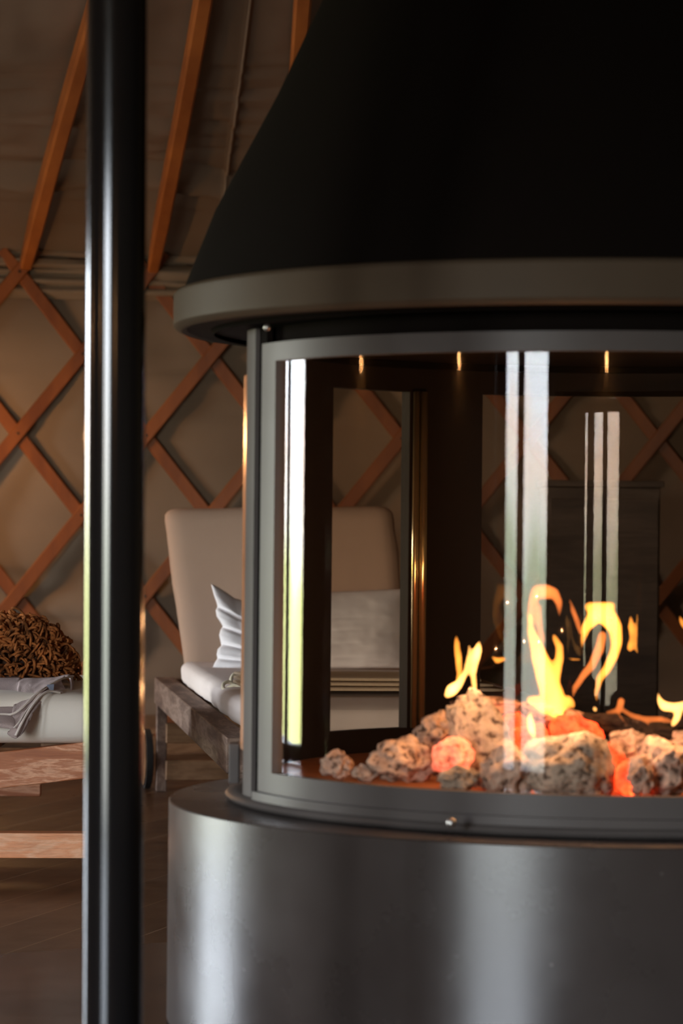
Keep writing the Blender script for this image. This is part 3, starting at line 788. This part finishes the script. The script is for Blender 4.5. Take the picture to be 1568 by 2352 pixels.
bm = bmesh.new(); box(bm, PL(422, 1651, 5.86) , (0.004, 0.008, 0.012)); 
# wheel at the back corner
wc = PL(336, 1752, 6.86); wc.z = 0.0785
wd = Vector((dirL.y, -dirL.x, 0)); wd = wd if wd.x < 0 else -wd
wx = dirL.copy()
ang = math.atan2(wd.y, wd.x) + 0.07
axis = Vector((math.cos(ang), math.sin(ang), 0)); tang = Vector((-axis.y, axis.x, 0))
def ring(bm, c, r_in, r_out, th, n=48):
    rows = []
    for i in range(n):
        a = 2*PI*i/n; dd = tang*math.cos(a) + Vector((0,0,1))*math.sin(a)
        rows.append([bm.verts.new(c + dd*r + axis*x) for r, x in ((r_in,-th/2),(r_out,-th/2),(r_out,th/2),(r_in,th/2))])
    for i in range(n):
        A = rows[i]; B = rows[(i+1)%n]
        for j in range(4): bm.faces.new((A[j], B[j], B[(j+1)%4], A[(j+1)%4]))
bm.free(); bm = bmesh.new(); ring(bm, wc, 0.001, 0.068, 0.022)
wh = link('wheel', bm, M['under'], lounger, smooth=False)
bm = bmesh.new(); ring(bm, wc, 0.068, 0.077, 0.016); link('tyre', bm, M['rubber'], wh, smooth=False)

# rounded cushion from 8 corners: subdivided box blended towards a superellipsoid
def cushion_mesh(corners, rnd=0.16, n=26, puff=0.0, wr=0.0, seed=0, crease=None):
    """corners: 8 points, bottom loop then top loop (order -x-y, +x-y, +x+y, -x+y)"""
    bm = bmesh.new()
    c = [Vector(p) for p in corners]
    def tri(u, v, w_):
        b0 = c[0].lerp(c[1], u).lerp(c[3].lerp(c[2], u), v); b1 = c[4].lerp(c[5], u).lerp(c[7].lerp(c[6], u), v)
        return b0.lerp(b1, w_)
    bmesh.ops.create_cube(bm, size=2.0)
    bmesh.ops.subdivide_edges(bm, edges=bm.edges, cuts=n, use_grid_fill=True)
    ax = (c[1]-c[0]).length; ay = (c[3]-c[0]).length; az = (c[4]-c[0]).length
    mn = min(ax, ay, az)
    R = [min(1.0, 2*rnd/ax), min(1.0, 2*rnd/ay), min(1.0, 2*rnd/az)]
    for v in bm.verts:
        p = v.co.copy(); q = Vector(p); s = [0,0,0]
        # rounded-box: clamp to inner box, then normalise the excess
        inner = Vector([max(-(1-R[i]), min(1-R[i], p[i])) for i in range(3)])
        ex = Vector([(p[i]-inner[i])/R[i] for i in range(3)])
        m_ = max(abs(ex.x), abs(ex.y), abs(ex.z))
        if ex.length > 1e-6: ex = ex*(m_/ex.length)
        q = Vector([inner[i] + ex[i]*R[i] for i in range(3)])
        if puff:
            q.z += puff*(1-q.x*q.x)*(1-q.y*q.y)*(1 if q.z > 0 else -0.2)
        w3 = tri((q.x+1)/2, (q.y+1)/2, (q.z+1)/2)
        if wr:
            nrm = (w3 - tri(0.5, 0.5, 0.5)).normalized()
            w3 += nrm*wr*fbm(w3*7 + Vector((seed, 0, 0)), 4)
        v.co = w3
    return bm
# backrest: corners from the picture, front face at 6.6, thick slab
fb = [PL(434, 1600, 6.62), PL(948, 1592, 6.50), PL(906, 1163, 6.86), PL(378, 1168, 6.98)]   # BL BR TR TL (front face)
back = Vector((-0.012, 0.115, 0.0))
c8 = [fb[0], fb[1], fb[1]+back, fb[0]+back, fb[3], fb[2], fb[2]+back, fb[3]+back]
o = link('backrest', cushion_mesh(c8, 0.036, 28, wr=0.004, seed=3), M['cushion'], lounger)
# seat cushion
ct = H(-0.303*KL); cb = FT+0.001
def seatc(l, w_, z): return pl(l, w_, z)
c8 = [seatc(LEN-0.06, bw*0.9, cb-0.004), seatc(LEN-0.06, WID-bw*0.9, cb-0.004), seatc(0.30, WID-bw*0.9, cb-0.004), seatc(0.30, bw*0.9, cb-0.004),
      seatc(LEN-0.06, bw*0.9, ct), seatc(LEN-0.06, WID-bw*0.9, ct), seatc(0.26, WID-bw*0.9, ct), seatc(0.26, bw*0.9, ct)]
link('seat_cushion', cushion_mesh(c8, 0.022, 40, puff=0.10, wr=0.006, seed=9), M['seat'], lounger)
# folded beige blanket across the foot end
bm = bmesh.new()
blk = empty('folded_blanket', pl(LEN-0.5, WID/2, ct), 'folded beige blanket lying across the foot end of the lounger, seen through the glass', 'blanket')
bm.free()
for i in range(3):
    z0 = ct + 0.012 + i*0.0085
    c8 = [pl(LEN-0.36-i*0.03, 0.07+0.015*i, z0), pl(LEN-0.34-i*0.02, WID-0.14-0.02*i, z0), pl(LEN-0.66, WID-0.14, z0), pl(LEN-0.66, 0.07, z0),
          pl(LEN-0.36-i*0.03, 0.07+0.015*i, z0+0.0075), pl(LEN-0.34-i*0.02, WID-0.14-0.02*i, z0+0.0075), pl(LEN-0.66, WID-0.14, z0+0.0075), pl(LEN-0.66, 0.07, z0+0.0075)]
    link('blanket_fold', cushion_mesh(c8, 0.0037, 20, wr=0.004, seed=i), M['blanket'], blk)
# white pillow with gathered left edge
bm = bmesh.new()
LX = [(0,484),(.06,487),(.14,491),(.22,497),(.27,499),(.31,495),(.38,497),(.45,506),(.50,511),(.54,506),(.60,503),(.67,506),(.72,508),(.76,500),(.82,497),(.87,499),(.92,493),(1,486)]
TY = [(0,1340),(.03,1347),(.07,1358),(.12,1374),(.17,1380),(.24,1374),(.4,1364),(.7,1358),(1,1352)]
def lin(tab, x):
    for (a_, p_), (b_, q_) in zip(tab, tab[1:]):
        if x <= b_: return p_ + (q_-p_)*(x-a_)/(b_-a_)
    return tab[-1][1]
def pil(side):
    def fn(u, v):
        ty = lin(TY, u); by = 1538 - 3*u
        xl = lin(LX, v); xr = 936 + 6*v
        x = xl + (xr-xl)*u; y = ty + (by-ty)*v
        Y = 6.50 - 0.22*v - 0.05*u
        edge = (1-abs(2*u-1)**5)*(1-abs(2*v-1)**3.0)
        th = 0.060*max(0.0, edge)**0.5
        g = math.exp(-u*5)
        cre = sum(math.exp(-((v + 0.10*u*k_ - c_)/0.022)**2) for c_, k_ in ((.265,-1.0),(.50,0.2),(.70,0.6),(.865,0.3)))
        th = th*(1 - 0.55*g*min(1, cre)) + 0.005*fbm(Vector((u*5, v*4, 4)), 3)
        if not (0 < u < 1 and 0 < v < 1): th = 0.0
        return PL(x, y, Y) + Vector((0, -max(0.0, th)*side, 0))
    return fn
grid(bm, pil(1), 110, 90); grid(bm, pil(-0.5), 110, 90)
bmesh.ops.remove_doubles(bm, verts=bm.verts, dist=1e-5)
tag(link('pillow', bm, M['pillow']), 'white pillow with gathered side standing against the beige backrest', 'pillow')
# cream cord knotted loop on the seat
bm = bmesh.new()
def bez(pts, n=40):
    out_ = []
    m_ = len(pts)
    for i in range(m_-1):
        p0_ = pts[max(i-1,0)]; p1 = pts[i]; p2 = pts[i+1]; p3 = pts[min(i+2, m_-1)]
        for k in range(n//(m_-1)+1):
            t_ = k/(n//(m_-1)+1)
            out_.append(0.5*((2*p1) + (p2-p0_)*t_ + (2*p0_-5*p1+4*p2-p3)*t_*t_ + (3*p1-p0_-3*p2+p3)*t_**3))
    out_.append(pts[-1]); return out_
loop = [PL(x, y, Y-0.08) for x, y, Y in ((560,1552,5.75),(542,1547,5.72),(532,1556,5.70),(531,1568,5.68),(540,1574,5.66),(524,1566,5.64),(513,1572,5.62),(513,1582,5.60),(524,1588,5.58),(542,1594,5.56),(556,1590,5.56))]
tube(bm, bez(loop, 80), 0.0038, 10)
loop = [PL(x, y, Y-0.08) for x, y, Y in ((516,1584,5.60),(528,1577,5.60),(540,1574,5.60),(556,1580,5.60))]
tube(bm, bez(loop, 30), 0.0032, 10)
tag(link('cotton_cord', bm, M['cord']), 'looped cream cotton cord lying on the beige seat cushion', 'cord')

# ------------------------------------------------------------------ left lounger
ll = empty('sun_lounger', Vector((-0.6, 5.6, 0)), 'low oak lounger with a thick cream mattress, left of the steel pole', 'lounger')
hb = 0.069; YF = 5.52
zt = P(0, 1729, YF).z
# front side rail: a sculpted, slightly bowed oak beam
def rail_z(x):                                   # centre height along the beam
    t_ = (x + 0.645)/0.155
    return P(0, 1770, YF).z + 0.019*t_ if x < -0.45 else P(0, 1770, YF).z + 0.019*1.26
bm = bmesh.new(); rings = []
for k in range(41):
    x = -1.86 + (1.86-0.430)*k/40
    z = rail_z(x) if x > -0.80 else rail_z(-0.80) - 0.012 + 0.012*math.cos((x+0.80)*2.2)
    y = YF + 0.05*(x+0.645)
    rings.append([bm.verts.new((x, y+dy, z+dz)) for dy, dz in ((0,-hb/2),(0.036,-hb/2),(0.036,hb/2),(0,hb/2))])
for A, B in zip(rings, rings[1:]):
    for q_ in range(4): bm.faces.new((A[q_], B[q_], B[(q_+1)%4], A[(q_+1)%4]))
bm.faces.new(rings[0]); bm.faces.new(rings[-1][::-1])
link('side_rail', bm, M['oak'], ll, smooth=False, auto=0.003)
z0 = P(100, 1709, 5.50).z                         # underside of the mattress
bm = bmesh.new()
zc = (P(0, 1944, 5.47).z + P(187, 1935, 5.51).z)/2
bar(bm, Vector((-1.83, 5.415, zc)), Vector((-0.452, 5.495, zc)), 0.045, 0.047)
link('foot_rail', bm, M['oak_rail'], ll, smooth=False, auto=0.002)
for lx, ly in ((-0.432, 5.56), (-1.84, 5.50), (-0.46, 6.27), (-1.84, 6.27)):
    bm = bmesh.new(); box(bm, (lx, ly, (z0-0.004)/2), (0.036, 0.055, z0-0.004)); link('leg', bm, M['oak'], ll, smooth=False, auto=0.002)
bm = bmesh.new()
f0 = P(94, 1815, 6.5); bar(bm, Vector((-1.82, 6.5, f0.z)), f0, 0.03, 0.026)
link('far_foot', bm, M['oak'], ll, smooth=False, auto=0.002)
bm = bmesh.new(); bar(bm, Vector((-1.82, 6.27, z0-0.035)), Vector((-0.48, 6.27, z0-0.035)), 0.04, 0.06); link('far_rail', bm, M['under'], ll, smooth=False)
for i in range(9):
    bm = bmesh.new(); x_ = -1.74 + i*0.15
    bar(bm, Vector((x_, 5.575, z0-0.012)), Vector((x_, 6.25, z0-0.012)), 0.06, 0.016); link('bed_slat', bm, M['under'], ll, smooth=False)
# mattress
x0, x1 = -1.90, -0.437; y0, y1 = 5.47, 6.25; z1 = z0 + 0.094
c8 = [(x0, y0-0.10, z0), (x1, y0+0.03, z0), (x1-0.02, y1, z0), (x0, y1, z0), (x0, y0-0.10, z1), (x1, y0+0.03, z1), (x1-0.02, y1, z1), (x0, y1, z1)]
link('mattress', cushion_mesh(c8, 0.045, 40, puff=0.05, wr=0.004, seed=5), M['white_cushion'], ll)
MT = z1
# shaggy brown yarn cushion: a dome of curled strands
shag = empty('shaggy_cushion', P(30, 1570, 5.95), 'shaggy brown cushion of curled yarn loops lying on the cream mattress', 'cushion')
cc = P(28, 1560, 5.95); cc.z = MT + 0.006
bm = bmesh.new(); bmesh.ops.create_icosphere(bm, subdivisions=3, radius=1.0)
for v in bm.verts: v.co = cc + Vector((v.co.x*0.100, v.co.y*0.10, max(0, v.co.z*0.098)))
link('core', bm, mat_noise('dark_yarn_core', (0.03, 0.012, 0.006), (0.07, 0.03, 0.012), 40, 0.95), shag)
bm = bmesh.new(); rnd = random.Random(4)
for i in range(1000):
    th = rnd.uniform(0, 2*PI); ph = math.asin(rnd.uniform(0.03, 1.0))
    n = Vector((math.cos(ph)*math.cos(th), math.cos(ph)*math.sin(th), math.sin(ph)))
    p = cc + Vector((n.x*0.096, n.y*0.096, n.z*0.094))
    s = Vector((rnd.uniform(-1,1), rnd.uniform(-1,1), rnd.uniform(-1,1))); s = (s - n*s.dot(n)).normalized()
    L_ = rnd.uniform(0.026, 0.044); cur = rnd.uniform(0.4, 1.5)
    pts = []
    for k in range(7):
        t_ = k/6
        pts.append(p + n*L_*math.sin(t_*PI*0.62) + s*L_*cur*0.45*(1-math.cos(t_*PI*0.8)))
    r0_ = rnd.uniform(0.0019, 0.0032)
    tube(bm, pts, [r0_]*6+[r0_*1.15], 6)
yl = link('yarn_loops', bm, M['yarn'], shag); tag(yl, kind='stuff')

# folded throw with pale hems and a slate label, draped over the mattress edge
thr = empty('folded_throw', P(60, 1600, 5.55), 'mauve-grey folded linen throw draped over the edge of the cream mattress', 'throw')
def drape(rows, name, mat, th=0.0035, wr=0.0025, seed=0, nu=60, nv=36):
    """rows: list of lists of (px,py,Y); interpolated smoothly in both directions"""
    rows = [[P(*q) for q in r] for r in rows]
    def cat(ps, t_):
        m_ = len(ps)-1; x = t_*m_; i = min(int(x), m_-1); f = x-i
        a_, b_, c_, d_ = ps[max(i-1,0)], ps[i], ps[i+1], ps[min(i+2, m_)]
        return 0.5*((2*b_) + (c_-a_)*f + (2*a_-5*b_+4*c_-d_)*f*f + (3*b_-a_-3*c_+d_)*f**3)
    def fn(u, v):
        p = cat([cat(r, u) for r in rows], v)
        return p + Vector((0, -1, 0.4))*wr*fbm(Vector((u*6, v*5, seed)), 4)
    bm = bmesh.new(); grid(bm, fn, nu, nv)
    o = link(name, bm, mat, thr); so = o.modifiers.new('thick', 'SOLIDIFY'); so.thickness = th; so.offset = -1
    ss = o.modifiers.new('sub', 'SUBSURF'); ss.levels = 1; ss.render_levels = 1
    return o, fn
# under layers, hanging corner
drape([[(-330,1588,5.62),(0,1592,5.60),(60,1590,5.58),(110,1583,5.60),(158,1600,5.62)],
       [(-330,1630,5.50),(0,1632,5.49),(40,1630,5.48),(84,1612,5.50),(112,1606,5.54)],
       [(-330,1650,5.43),(0,1660,5.425),(26,1672,5.42),(56,1660,5.43),(80,1632,5.46)],
       [(-330,1655,5.425),(0,1668,5.42),(20,1688,5.415),(40,1696,5.415),(58,1664,5.43)]], 'lower_fold', M['throw'], seed=3)
# top layer
drape([[(-330,1556,5.85),(0,1553,5.85),(60,1556,5.84),(120,1555,5.82),(154,1549,5.80)],
       [(-330,1572,5.70),(0,1568,5.70),(50,1567,5.68),(96,1566,5.66),(138,1560,5.66)],
       [(-330,1600,5.56),(0,1600,5.55),(40,1597,5.54),(78,1590,5.54),(112,1575,5.58)],
       [(-330,1630,5.47),(0,1638,5.46),(28,1638,5.455),(52,1624,5.465),(76,1598,5.50)]], 'top_fold', M['throw'], seed=1, wr=0.003)
# end loop where the layers turn round
drape([[(150,1549,5.82),(160,1549,5.80),(167,1556,5.76),(170,1575,5.70),(168,1592,5.64),(158,1602,5.60),(140,1596,5.58),(118,1593,5.56),(100,1602,5.53),(80,1628,5.48),(60,1664,5.43),(42,1694,5.41)],
       [(146,1553,5.74),(156,1553,5.73),(163,1559,5.70),(166,1575,5.66),(164,1590,5.61),(155,1598,5.57),(138,1591,5.55),(116,1588,5.53),(96,1597,5.50),(74,1622,5.455),(52,1658,5.41),(34,1690,5.395)]], 'end_fold', M['throw'], seed=5, wr=0.0008, nu=110, nv=10, th=0.004)
# inner turned-back layer
drape([[(140,1560,5.70),(120,1568,5.68),(98,1576,5.64),(78,1592,5.58),(52,1622,5.50)],
       [(150,1590,5.66),(126,1586,5.64),(104,1590,5.60),(82,1606,5.54),(56,1636,5.47)]], 'inner_fold', M['throw'], seed=8, nv=14)
# hems: rolled pale edges
def hem(pts, r=0.0022):
    bm = bmesh.new(); tube(bm, bez([P(*q) for q in pts], 60), r, 8); link('hem', bm, M['throw_edge'], thr)
hem([(168,1553,5.70),(140,1560,5.62),(112,1575,5.56),(92,1588,5.50),(76,1600,5.475),(52,1625,5.44),(28,1640,5.43),(0,1640,5.435),(-150,1637,5.44),(-330,1632,5.46)])
hem([(138,1591,5.52),(116,1588,5.50),(96,1597,5.47),(74,1622,5.43),(52,1658,5.39),(36,1690,5.38)])
hem([(104,1590,5.54),(84,1604,5.50),(60,1634,5.44),(46,1656,5.41),(32,1672,5.40)], 0.0016)
bm = bmesh.new()
hexa(bm, [P(107,1573,5.545), P(124,1571,5.545), P(124,1571,5.549), P(107,1573,5.549), P(118,1592,5.525), P(123,1590,5.525), P(123,1590,5.529), P(118,1592,5.529)])
link('care_label', bm, M['tag'], thr, smooth=False)['label'] = 'slate blue cloth label'

# dark cupboard added as a guess for dark shapes seen through the fireplace glass
cup = empty('cupboard', Vector((0.70, 7.95, 0)), 'dark brown cupboard added as a guess for the dark shapes behind the fireplace glass', 'cupboard')
cz = H(0.115)
bm = bmesh.new(); box(bm, (0.70, 7.95, 0.03+(cz-0.03)/2), (0.30, 0.32, cz-0.03)); link('body', bm, M['dark_wood'], cup, smooth=False, auto=0.003)
bm = bmesh.new(); box(bm, (0.70, 7.95, cz+0.010), (0.32, 0.34, 0.018)); link('top', bm, M['dark_wood'], cup, smooth=False, auto=0.003)
for sx_ in (-1, 1):
    bm = bmesh.new(); box(bm, (0.70+sx_*0.074, 7.782, cz/2+0.02), (0.140, 0.016, cz-0.10)); dr = link('door', bm, M['dark_wood'], cup, smooth=False, auto=0.002)
    bm = bmesh.new(); bmesh.ops.create_uvsphere(bm, u_segments=12, v_segments=8, radius=0.008, matrix=Matrix.Translation((0.70+sx_*0.02, 7.766, cz/2+0.05))); link('knob', bm, M['bolt'], dr)
    for sy_ in (-1, 1):
        bm = bmesh.new(); box(bm, (0.70+sx_*0.125, 7.95+sy_*0.13, 0.015), (0.04, 0.04, 0.03)); link('foot', bm, M['dark_wood'], cup, smooth=False)
#=LAMPS=
# ------------------------------------------------------------------ warm lamps of the yurt (seen as reflections in the curved glass)
def lantern(ang, z, r=YR-0.12, bulb=0.022, pw=3.0, label=''):
    p = yurt_pt(ang, r, z)
    root = empty('wall_lantern', p, label, 'lantern', 'warm lanterns round the wall')
    bm = bmesh.new(); bmesh.ops.create_uvsphere(bm, u_segments=16, v_segments=12, radius=bulb, matrix=Matrix.Translation(p))
    for v in bm.verts: v.co.z = p.z + (v.co.z-p.z)*1.5
    link('bulb', bm, M['bulb'], root)
    bm = bmesh.new(); q = yurt_pt(ang, YR-0.02, z+0.09)
    tube(bm, [q, Vector((p.x, p.y, z+0.09)), Vector((p.x, p.y, z+0.035))], 0.005, 8); link('bracket', bm, M['rubber'], root)
    bm = bmesh.new(); lathe(bm, [(0.012, z+0.05), (0.045, z+0.032), (0.047, z+0.030), (0.014, z+0.055)], (p.x, p.y), 24); link('shade', bm, M['bolt'], root)
    return root
point_light('lantern_light', yurt_pt(197.5, YR-0.55, H(0.27)), 0.6, (1.0, 0.55, 0.28), 0.03)
lantern(-80.2, H(0.46), label='warm wall lantern to the left, reflected in the door glass')
lantern(-44.6, H(0.45), label='warm wall lantern between the windows, reflected in the door glass')
lantern(-2.3, H(0.43), label='warm wall lantern behind the viewer, reflected in the door glass')
lantern(198.0, H(0.25), YR-0.5, 0.03, label='warm wall lantern beyond the left picture edge')
